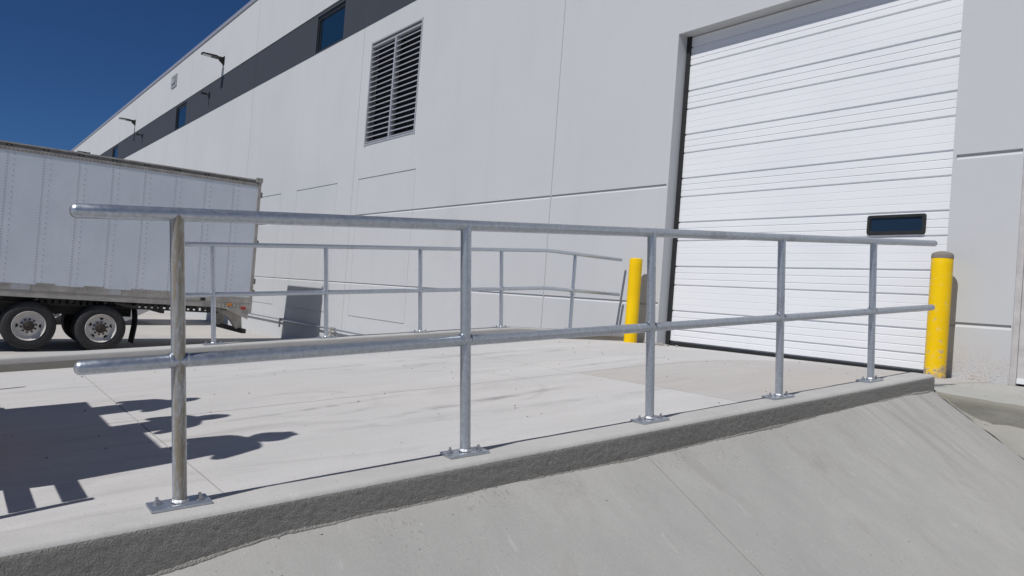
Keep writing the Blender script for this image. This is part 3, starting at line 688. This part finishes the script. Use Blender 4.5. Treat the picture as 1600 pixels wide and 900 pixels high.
# ------------------------------------------------------------------ trailers
def make_wheel(parent, x, y, z, out=1, hand=5, rot=0.0):
    r = .515; org = (x, y, z); ax = out
    t = MB(); P = [(.30, 0), (.33, .012), (.40, .018), (.455, .012), (.492, -.004), (.508, -.03), (.515, -.06), (.515, -.22), (.505, -.255), (.48, -.275), (.3, -.28)]
    prof = []
    for rr_, h in P: prof.append((rr_, h*ax))
    t.lathe(prof, (0, 0, 0), 'x', 56)
    for k in range(4): # tread grooves as raised bands
        h = -.085-.037*k; t.lathe([(.515, h*ax), (.5185, (h-.004)*ax), (.5185, (h-.026)*ax), (.515, (h-.030)*ax)], (0, 0, 0), 'x', 56)
    wt = t.build('wheel', 'tyre', parent, True, 40); wt.location = org
    q = MB(); q.lathe([(.312, .008*ax), (.317, .014*ax), (.309, .018*ax), (.300, .006*ax), (.285, -.03*ax), (.278, -.045*ax), (.26, -.05*ax)], (0, 0, 0), 'x', 48)
    # disc with hand holes: polar grid
    n = 120; radii = [.262, .235, .222, .19, .175, .15, .12, .10]; hs = [-.052, -.075, -.079, -.081, -.078, -.07, -.062, -.06]
    vs = []; fs = []
    for rr_, h in zip(radii, hs):
        for k in range(n): a = 2*math.pi*k/n; vs.append((h*ax, rr_*math.cos(a), rr_*math.sin(a)))
    for i in range(len(radii)-1):
        for k in range(n):
            a_ = (360*(k+.5)/n+rot) % (360/hand)
            if i in (1, 2, 0) and abs(a_-180/hand) < (12 if i == 1 else 9) and i != 0: continue
            a = i*n+k; b_ = i*n+(k+1) % n; fs.append((a, b_, b_+n, a+n))
    q.add(vs, fs); ro = q.build('rim', 'rim', wt, True, 40)
    q = MB(); q.lathe([(.255, -.12*ax), (.02, -.12*ax)], (0, 0, 0), 'x', 32); q.build('brake_drum', 'chassis', wt)
    q = MB(); q.lathe([(.108, -.062*ax), (.108, .0), (.095, .02*ax), (.06, .028*ax), (.055, .045*ax), (.045, .05*ax), (.001, .05*ax)], (0, 0, 0), 'x', 24); q.build('hub', 'hub', wt, True)
    for k in range(10):
        a = 2*math.pi*k/10+.2; q = MB(); q.lathe([(.021, -.075*ax), (.021, -.045*ax), (.012, -.04*ax), (.012, -.03*ax), (.001, -.03*ax)], (0, .142*math.cos(a), .142*math.sin(a)), 'x', 8); q.build('lug_nut', 'hub', wt)
    return wt
def make_trailer(label, skirt=False):
    o = empty('semi_trailer', (-19.2, 6.2, -1.86), label, 'trailer', 'box trailers backed towards the wall')
    X1 = 0.; X0 = -2.6; ZB, ZT = 1.10, 4.34     # body bottom and roof over the ground
    Yr, Yf = 0., -16.1
    z_ = lambda zrel: zrel+1.86
    b = MB(); b.box(X0+.03, X1-.03, Yf+.03, Yr-.03, z_(-.74), z_(2.42)); b.build('box_body', 'trailer', o)
    seams = [-.64-.662*k for k in range(24)]
    ed = [-.06]+seams+[Yf+.02]
    zlo, zhi = z_(-.46), z_(2.31)
    me = None
    for i in range(len(ed)-1):
        y1, y0 = ed[i], ed[i+1]+.0
        for (x0, x1) in ((X1-.03, X1), (X0, X0+.03)):
            b = MB(); t = .0004 if i % 2 else 0
            b.box(x0+(.0 if x1 == X1 else t), x1-(t if x1 == X1 else 0), y0+.0006, y1-.0006, zlo, zhi); b.build('side_panel', 'trailer', o)
    # seam flanges and rivets
    rv = MB()
    for y in seams:
        for dy in (-.03, .10):
            n_ = 46 if dy < 0 else 24
            for k in range(n_):
                z = zlo+.06+(zhi-zlo-.12)*k/(n_-1)
                r_ = .013
                rv.add([(X1-.001, y+dy-r_, z), (X1-.001, y+dy, z+r_), (X1-.001, y+dy+r_, z), (X1-.001, y+dy, z-r_), (X1+.009, y+dy, z)], [(4, 1, 0), (4, 2, 1), (4, 3, 2), (4, 0, 3)])
    y = -.1
    while y > Yf+.1:
        for z in (z_(-.49), z_(2.335)):
            r_ = .011; rv.add([(X1+.009, y-r_, z-r_), (X1+.009, y+r_, z-r_), (X1+.009, y+r_, z+r_), (X1+.009, y-r_, z+r_), (X1+.018, y, z)], [(4, 1, 0), (4, 2, 1), (4, 3, 2), (4, 0, 3)])
        y -= .075
    rr_ = rv.build('rivets', 'rivet', o); rr_['kind'] = 'stuff'
    b = MB()
    for (xa, xb) in ((X1-.02, X1+.008), (X0-.008, X0+.02)): b.box(xa, xb, Yf, Yr-.05, z_(2.30), z_(2.375))
    b.build('top_rail', 'rail_trim', o)
    b = MB()
    for (xa, xb) in ((X1-.04, X1-.002), (X0+.002, X0+.04)): b.box(xa, xb, Yf, Yr-.05, z_(2.378), z_(2.44))
    b.build('top_channel', 'trim_dark', o)
    b = MB()
    for (xa, xb) in ((X1-.06, X1+.006), (X0-.006, X0+.06)): b.box(xa, xb, Yf, Yr-.05, z_(2.443), z_(2.475))
    b.build('roof_rail', 'rail_trim', o)
    b = MB(); b.box(X0+.06, X1-.06, Yf, Yr-.02, z_(2.42), z_(2.47)); b.build('roof', 'rail_trim', o)
    for i, y in enumerate(seams):
        b = MB(); b.box(X1-.001, X1+.008, y+.02, y+.05, z_(2.395), z_(2.43)); b.box(X1-.001, X1+.008, y-.06, y-.03, z_(2.395), z_(2.43)); b.build('marker_hole', 'black', o)
    b = MB()
    for s_, x in ((1, X1), (-1, X0)):
        b.box(min(x-.05*s_, x+.012*s_), max(x-.05*s_, x+.012*s_), Yf, Yr-.06, z_(-.60), z_(-.46))
        b.box(min(x-.05*s_, x+.006*s_), max(x-.05*s_, x+.006*s_), Yf, Yr-.06, z_(-.735), z_(-.603))
    b.build('bottom_rail', 'rail_trim', o)
    for (y, w_, m_) in ((-2.95, .22, 'louvre'), (-3.9, .5, 'rail_trim'), (-4.7, .35, 'louvre')):
        b = MB(); b.box(X1+.0125, X1+.0165, y-w_, y, z_(-.585), z_(-.475)); b.build('reflector_plate', m_, o)
    for (y, w_) in ((-1.9, .85), (-3.3, .4), (-4.25, .35)):
        b = MB(); b.box(X1+.0005, X1+.006, y-w_, y, z_(-.458), z_(-.425)); b.build('repair_plate', 'rail_trim', o)
    # rear frame and corner gusset
    b = MB(); b.box(X1-.09, X1+.02, -.075, .0, z_(-.84), z_(2.5)); b.box(X0-.02, X0+.09, -.075, 0, z_(-.84), z_(2.5)); b.box(X0+.09, X1-.09, -.075, -.002, z_(2.3), z_(2.5)); b.box(X0+.09, X1-.09, -.075, -.002, z_(-.84), z_(-.6)); b.box(X1-.07, X1+.03, -.13, .03, z_(2.4), z_(2.52), bev=.01); b.build('rear_frame', 'rail_trim', o)
    for (xa, xb) in ((X0+.09, (X0+X1)/2-.004), ((X0+X1)/2+.004, X1-.09)):
        b = MB(); b.box(xa, xb, -.06, -.012, z_(-.6), z_(2.3)); b.build('rear_door', 'trailer', o)
    for z in (2.1, .9, -.05, -.33):
        b = MB(); b.box(X1-.06, X1+.03, .0, .04, z_(z-.06), z_(z+.06)); b.tube([(X1+.0, .02, z_(z-.07)), (X1+.0, .02, z_(z+.07))], .018, 8); b.build('hinge', 'trim_dark', o)
    b = MB(); b.add([(X1+.01, -.076, z_(-.736)), (X1+.01, -.95, z_(-.736)), (X1+.01, -.62, z_(-.77)), (X1+.01, -.076, z_(-1.0)), (X1-.03, -.076, z_(-.736)), (X1-.03, -.95, z_(-.736)), (X1-.03, -.62, z_(-.77)), (X1-.03, -.076, z_(-1.0))], [(0, 3, 2, 1), (4, 5, 6, 7), (0, 4, 7, 3), (3, 7, 6, 2), (2, 6, 5, 1)]); b.build('corner_gusset', 'rail_trim', o)
    for (y, z, m_) in ((-.2, -.73, 'red'), (-.53, -.66, 'amber'), (-1.17, -.56, 'black')):
        b = MB(); b.box(X1+.0125, X1+.03, y-.06, y+.05, z_(z)-.035, z_(z)+.035, bev=.006); b.build('side_marker', m_, o)
    b = MB()
    for k in range(6):
        for zz in (-.66, -.71): b.box(X1+.0063, X1+.0085, -.75+.09*k, -.73+.09*k, z_(zz)-.01, z_(zz)+.01)
    b.build('rivet_block', 'black', o)
    # slider rail with holes
    b = MB(); ys_ = []; y = -4.6
    b.box(X1-.42, X1-.36, -6., -.7, z_(-.775), z_(-.738)); b.box(X1-.42, X1-.36, -6., -.7, z_(-.90), z_(-.862))
    while y < -.8: b.box(X1-.42, X1-.36, y, y+.075, z_(-.862), z_(-.775)); y += .135
    b.box(X0+.36, X0+.42, -6, -.7, z_(-.9), z_(-.738)); b.build('slider_rail', 'chassis', o)
    # chassis, axles
    b = MB(); b.box(X1-.8, X1-.62, -6.2, -2.6, z_(-1.1), z_(-.76)); b.box(X0+.62, X0+.8, -6.2, -2.6, z_(-1.1), z_(-.76))
    for k in range(24): b.box(X0+.08, X1-.08, Yf+.3+.66*k, Yf+.36+.66*k, z_(-.80), z_(-.742))
    b.build('chassis_frame', 'chassis', o)
    for wy, dr in ((-3.29, 0), (-4.66, 30)):
        b = MB(); b.tube([(X0+.2, wy, z_(-1.355)), (X1-.2, wy, z_(-1.355))], .07, 14); b.box(X1-.84, X1-.6, wy-.3, wy+.3, z_(-1.25), z_(-1.1)); b.box(X0+.6, X0+.84, wy-.3, wy+.3, z_(-1.25), z_(-1.1)); b.tube([(X1-.9, wy+.25, z_(-1.3)), (X1-.9, wy+.45, z_(-1.3))], .12, 12); b.build('axle', 'chassis', o)
        make_wheel(o, X1-.04, wy, z_(-1.352), 1, 5 if dr == 0 else 2, rot=20 if dr == 0 else 90)
        for x, s_ in ((X1-.37, 1), (X0+.04, -1), (X0+.37, -1)):
            t = MB(); t.lathe([(.28, .0), (.40, .015*s_), (.49, 0), (.515, -.05*s_), (.515, -.22*s_), (.48, -.27*s_), (.28, -.27*s_)], (0, 0, 0), 'x', 40); tt = t.build('wheel', 'tyre', o, True, 40); tt.location = (x, wy, z_(-1.352))
            t = MB(); t.lathe([(.3, -.02*s_), (.26, -.1*s_), (.001, -.11*s_)], (0, 0, 0), 'x', 24); t.build('rim', 'rim', tt, True)
    for x in (X1-.05, X0+.65):
        b = MB(); n_ = 8; vs = []
        for k in range(n_+1):
            z = z_(-.86)+(z_(-1.68)-z_(-.86))*k/n_; dy = .03*math.sin(k*.55)+.02*(k/n_)
            vs += [(x-.6, -2.60+dy, z), (x, -2.60+dy, z), (x, -2.585+dy, z), (x-.6, -2.585+dy, z)]
        fs = []
        for k in range(n_):
            for i in range(4): a = 4*k+i; c = 4*k+(i+1) % 4; fs.append((a, c, c+4, a+4))
        fs += [(3, 2, 1, 0), (4*n_, 4*n_+1, 4*n_+2, 4*n_+3)]; b.add(vs, fs); b.build('mud_flap', 'black', o)
        b = MB(); b.box(x-.65, x+.02, -2.66, -2.57, z_(-.87), z_(-.80)); b.tube([(x-.02, -2.62, z_(-.84)), (x-.04, -3.05, z_(-.76))], .04, 8); b.build('flap_hanger', 'chassis', o)
    # rear under-run bumper
    b = MB(); b.box(X0+.12, X1-.12, -.16, -.05, z_(-1.36), z_(-1.25), bev=.006); b.build('bumper_bar', 'chassis', o)
    for x in (X1-.62, X0+.46):
        b = MB()
        pf = [(-.95, -.74), (-.08, -.74), (-.08, -1.02), (-.05, -1.27), (-.2, -1.27), (-.32, -1.1), (-.45, -.95), (-.7, -.86)]; m_ = len(pf)
        vs = [(xx, yy_, z_(zz)) for xx in (x, x+.16) for yy_, zz in pf]; b.add(vs, [tuple(range(m_)), tuple(range(2*m_-1, m_-1, -1))]+[(i, (i+1) % m_, (i+1) % m_+m_, i+m_) for i in range(m_)]); b.build('bumper_bracket', 'rail_trim', o)
    # landing gear
    for x in (X1-.5, X0+.35):
        b = MB(); b.box(x, x+.13, -12.9, -12.77, z_(-1.62), z_(-.76)); b.box(x-.04, x+.17, -12.97, -12.7, z_(-1.66)-.1, z_(-1.63)-.1); b.box(x+.02, x+.11, -12.87, -12.80, z_(-1.75), z_(-1.62)); b.build('landing_gear', 'chassis', o)
    if skirt:
        b = MB(); b.add([(X1-.02, -3.2, z_(-.745)), (X1-.02, -.15, z_(-.745)), (X1-.02, -2.9, z_(-1.72)), (X1-.05, -3.2, z_(-.745)), (X1-.05, -.15, z_(-.745)), (X1-.05, -2.9, z_(-1.72))], [(0, 2, 1), (3, 4, 5), (0, 3, 5, 2), (1, 2, 5, 4)]); b.build('side_fairing', 'louvre', o)
    return o
t1 = make_trailer('pale grey box trailer with riveted sides and two axles standing beyond the far kerb')
t1.location = (-19.2, 6.2, -1.86)
def copy_tree(o, parent=None):
    c = o.copy(); C.objects.link(c)
    if parent: c.parent = parent
    for ch in list(o.children): copy_tree(ch, c)
    return c
t2 = copy_tree(t1); t2.location = (-27.35, 6.05, -1.86)
fb = MB(); pf = [(-2.3, -.76), (-.02, -.76), (-.02, -1.0), (-1.2, -1.66), (-2.3, -1.66)]
fb.add([(xx, yy_, zz+1.86) for xx in (-.05, -.02) for yy_, zz in pf], [(4, 3, 2, 1, 0), (5, 6, 7, 8, 9)]+[(i, (i+1) % 5, (i+1) % 5+5, i+5) for i in range(5)]); fb.build('side_fairing', 'louvre', t2)
t2['label'] = 'second box trailer hidden behind the first, only its underside and bumper seen beneath it'

# ------------------------------------------------------------------ pebbles and grit
b = MB(); random.seed(3)
def stone(b, x, y, z, r):
    bm = bmesh.new(); bmesh.ops.create_icosphere(bm, subdivisions=1, radius=r)
    s_ = [random.uniform(.6, 1.3) for _ in range(3)]
    vs = [(x+v.co.x*s_[0]*random.uniform(.8, 1.2), y+v.co.y*s_[1]*random.uniform(.8, 1.2), z+r*.3+v.co.z*s_[2]*.7) for v in bm.verts]; b.add(vs, [tuple(v.index for v in f.verts) for f in bm.faces]); bm.free()
for k in range(150):
    x, y = random.uniform(-7.9, -3), random.uniform(.3, 8); stone(b, x, y, ZS(x, y), random.choice((.003, .004, .006, .008)))
for k in range(60):
    y = random.uniform(.3, 6); x = XR(y)+.14+random.expovariate(4); stone(b, x, y, zap(x, y), random.choice((.002, .003, .004)))
for k in range(14):
    y = random.uniform(.3, 6); x = XR(y)+random.uniform(-.05, .1); stone(b, x, y, ZKN(y), random.choice((.002, .003)))
for k in range(26):
    x = random.gauss(-7.45, .1); y = random.uniform(7.95, 8.14); stone(b, x, y, -.488+random.uniform(0, .02), random.uniform(.008, .025))
for k in range(60):
    x = random.uniform(-2.7, -2.2); stone(b, x, 6.2+random.random()*.1, zap(x, 6.17)+.03*random.random(), random.uniform(.003, .007))
for k in range(220):
    x = random.uniform(-3.5, -1.8); y = random.choice((8.15-random.random()*.08, random.uniform(6.4, 8.1))); stone(b, x, y, zl(x), random.uniform(.002, .005))
g = b.build('loose_grit', 'stone'); tag(g, 'scattered grit and small stones lying on the concrete', 'grit', kind='stuff')
g['kind'] = 'stuff'

# ------------------------------------------------------------------ unseen party casting the ramp shadow; cart and crates are added to fill it
def cart():  # unseen cart added; deck and boards are shaped to cast the ramp shadow
    z0 = ZS(-4.5, -.6)
    o = empty('shadow_cart', (-4.9, -.65, z0), 'unseen orange cart with board side rails, added left of the view to cast shadow', 'cart')
    b = MB(); b.box(-1.1, 1.08, -.75, .5, .72, .8, bev=.01); b.build('deck', 'orange', o)
    for x in (-.9, .9):
        for y in (-.48, .38):
            w_ = MB(); w_.lathe([(.1, -.05), (.2, -.05), (.22, -.03), (.22, .03), (.2, .05), (.1, .05), (.001, .03)], (x, y, .22), 'y', 24); w_.build('wheel', 'black', o, True)
            f = MB(); f.box(x-.03, x+.03, y-.08, y-.055, .2, .72); f.box(x-.03, x+.03, y+.055, y+.08, .2, .72); f.build('caster_fork', 'blackmetal', o)
    b = MB(); b.box(-2.0, 1.43, .515, .545, .61, .705); b.build('side_board', 'wood', o)
    b = MB(); b.box(.2, 1.43, .515, .545, .87, .965); b.build('side_board', 'wood', o)
    for x in (1.44, -2.0):
        b = MB(); b.box(x, x+.035, .505, .55, .45, .985); b.build('stake', 'blackmetal', o)
    return z0
zc = cart()
def shadow_crate(x0, x1, y0, y1, z, h, label):  # unseen boxes added to block the sun and fill the shadow mass
    o = empty('shadow_crate', ((x0+x1)/2, (y0+y1)/2, z), label, 'shadow_crate', 'unseen crates added to fill the ramp shadow')
    w_, d = (x1-x0)/2, (y1-y0)/2; n_ = int(h/.13)
    for k in range(n_):
        zz = k*h/n_; b = MB(); b.box(-w_, w_, d-.02, d, zz+.003, zz+h/n_-.003); b.build('board', 'wood', o)
        b = MB(); b.box(-w_, w_, -d, -d+.02, zz+.003, zz+h/n_-.003); b.build('board', 'wood', o)
    b = MB(); b.box(-w_+.001, -w_+.02, -d+.021, d-.021, 0, h); b.build('end_panel', 'wood', o); b = MB(); b.box(w_-.02, w_-.001, -d+.021, d-.021, 0, h); b.build('end_panel', 'wood', o)
    b = MB(); b.box(-w_, w_, -d, d, h+.001, h+.02); b.build('lid', 'wood', o)
shadow_crate(-5.78, -4.80, -1.1, -.5, zc+.8, 1.10, 'unseen board box added at the left of the cart to fill the shadow')
shadow_crate(-4.78, -3.78, -1.1, -.5, zc+.8, 1.28, 'unseen board box added at the right of the cart to fill the shadow')
def person(x, y, z, h, rz, top, label, hat, arms=0):
    o = empty('person', (x, y, z), label, 'person', None); o.rotation_euler = (0, 0, rz); s_ = h/1.75
    P = {}; E_ = []; Rd = {}
    def j(n_, co_, r, par=None):
        P[n_] = Vector(co_)*s_; Rd[n_] = r*s_
        if par: E_.append((par, n_))
    j('pelvis', (0, 0, .95), .145); j('belly', (0, 0, 1.08), .14, 'pelvis'); j('chest', (0, .01, 1.28), .155, 'belly'); j('neck0', (0, 0, 1.43), .125, 'chest'); j('neck', (0, .01, 1.53), .088, 'neck0')
    for sd, q in ((-1, 'l'), (1, 'r')):
        j('hip'+q, (.09*sd, 0, .88), .098, 'pelvis'); j('knee'+q, (.11*sd, .02, .5), .062, 'hip'+q); j('calf'+q, (.115*sd, -.01, .36), .058, 'knee'+q); j('ank'+q, (.12*sd, -.02, .09), .042, 'calf'+q); j('ball'+q, (.13*sd, .12, .04), .04, 'ank'+q); j('toe'+q, (.135*sd, .19, .035), .028, 'ball'+q)
        j('sh'+q, (.175*sd, 0, 1.385), .068, 'neck0')
        if arms: el = (.25*sd, .05, 1.17); wr = (.12*sd, .27, 1.2)
        else: el = (.25*sd, .0, 1.15); wr = (.15*sd, .15, 1.04)
        j('el'+q, el, .043, 'sh'+q); j('wr'+q, wr, .028, 'el'+q)
        d = (Vector(wr)-Vector(el)).normalized(); pa = Vector(wr)+d*.055; j('pa'+q, pa, .03, 'wr'+q)
        side = Vector((0, 1, 0)) if not arms else Vector((0, 0, 1)); side = (side-d*side.dot(d)).normalized(); inn = Vector((-sd, 0, -.2)).normalized()
        for f in range(4):
            b0 = pa+side*(.03-.02*f)+d*.035; L = (.075, .085, .08, .062)[f]; j('f%d'%f+q, b0, .0095, 'pa'+q); j('g%d'%f+q, b0+d*L*.5+inn*.012, .0085, 'f%d'%f+q); j('h%d'%f+q, b0+d*L*.8+inn*.035, .0075, 'g%d'%f+q)
        j('t0'+q, pa+side*.04+inn*.01-d*.01, .011, 'pa'+q); j('t1'+q, pa+side*.055+inn*.03+d*.03, .009, 't0'+q)
    names = list(P); me = bpy.data.meshes.new('body'); me.from_pydata([P[n_] for n_ in names], [(names.index(a), names.index(b_)) for a, b_ in E_], [])
    bo = bpy.data.objects.new('body', me); C.objects.link(bo)
    m1 = bo.modifiers.new('skin', 'SKIN')
    for i, n_ in enumerate(names):
        sv = me.skin_vertices[0].data[i]; r = Rd[n_]
        sv.radius = (r*(1.25 if n_ in ('chest', 'pelvis', 'belly') else 1), r*(.75 if n_ in ('chest', 'belly', 'pelvis') else 1)); sv.use_root = (n_ == 'pelvis')
    m2 = bo.modifiers.new('sub', 'SUBSURF'); m2.levels = 1; m2.render_levels = 1
    dg = bpy.context.evaluated_depsgraph_get(); ev = bpy.data.meshes.new_from_object(bo.evaluated_get(dg)); bpy.data.objects.remove(bo)
    bm = bmesh.new(); bm.from_mesh(ev)
    # head: shaped sphere joined in the same mesh
    hd = bmesh.ops.create_uvsphere(bm, u_segments=24, v_segments=18, radius=1)
    for v in hd['verts']:
        c_ = v.co.copy(); xx, yy_, zz = c_; w_ = .077*(1-.15*max(0, -zz)); dd = .105
        p = Vector((xx*w_, yy_*dd+.02, zz*.118)); 
        if zz < -.2 and yy_ > 0: p.y += .006
        nose = math.exp(-((xx*w_)/.012)**2-((zz*.118+.01)/.02)**2)*max(0, yy_); p.y += .024*nose
        eye = sum(math.exp(-((xx*w_-e)/.014)**2-((zz*.118-.015)/.011)**2) for e in (-.03, .03))*max(0, yy_); p.y -= .01*eye
        mouth = math.exp(-((xx*w_)/.025)**2-((zz*.118+.052)/.008)**2)*max(0, yy_); p.y += .006*mouth
        ear = math.exp(-((yy_*dd)/.015)**2-((zz*.118)/.03)**2); p.x += .012*ear*(1 if xx > 0 else -1)
        v.co = (p+Vector((0, .01, 1.632)))*s_
    ev2 = bpy.data.meshes.new('body'); bm.to_mesh(ev2); bm.free()
    for m_ in ('skin', top, 'denim', 'boot'): ev2.materials.append(MAT[m_])
    for p_ in ev2.polygons:
        c_ = p_.center/s_; p_.use_smooth = True
        reach = abs(c_.x) > .17 and c_.z < 1.42
        if c_.z < .1: k = 3
        elif c_.z < .97 and not reach: k = 2
        elif c_.z > 1.47: k = 0
        elif (arms and c_.y > .2) or (not arms and c_.y > .1 and .9 < c_.z < 1.08): k = 0
        else: k = 1
        p_.material_index = k
    bo = bpy.data.objects.new('body', ev2); C.objects.link(bo); bo.parent = o
    b = MB(); c = Vector((0, .02, 1.66))*s_
    if hat:
        b.lathe([(.115*s_, .0), (.118*s_, .012), (.104*s_, .02), (.1*s_, .05), (.078*s_, .08), (.035*s_, .1), (.001, .104)], c, n=24); b.add([c+Vector(v)*s_ for v in ((-.075, .08, .0), (.075, .08, 0), (.05, .165, -.005), (-.05, .165, -.005), (-.075, .08, .015), (.075, .08, .015), (.05, .165, .003), (-.05, .165, .003))], [(0, 1, 2, 3), (4, 7, 6, 5), (1, 5, 6, 2), (2, 6, 7, 3), (3, 7, 4, 0)]); b.build('hard_hat', 'hat', o, True)
    else:
        b.lathe([(.086*s_, -.06), (.092*s_, .0), (.088*s_, .04), (.066*s_, .075), (.03*s_, .096), (.001, .1)], c-Vector((0, .018, .0)), n=24); b.build('hair', 'hair', o, True)
    return o
zd = zc+.8
person(-3.93, -.24, zd, 1.78, .1, 'vest', 'person in a lime vest and white hard hat at the right end of the cart', True, 0)
person(-4.70, -.24, zd, 1.63, -.1, 'shirt', 'person in a grey shirt standing mid-cart with bare brown hair', False, 0)
person(-5.42, -.22, zd, 1.61, .2, 'navy', 'person in a navy jacket standing at the left end of the cart', False, 0)
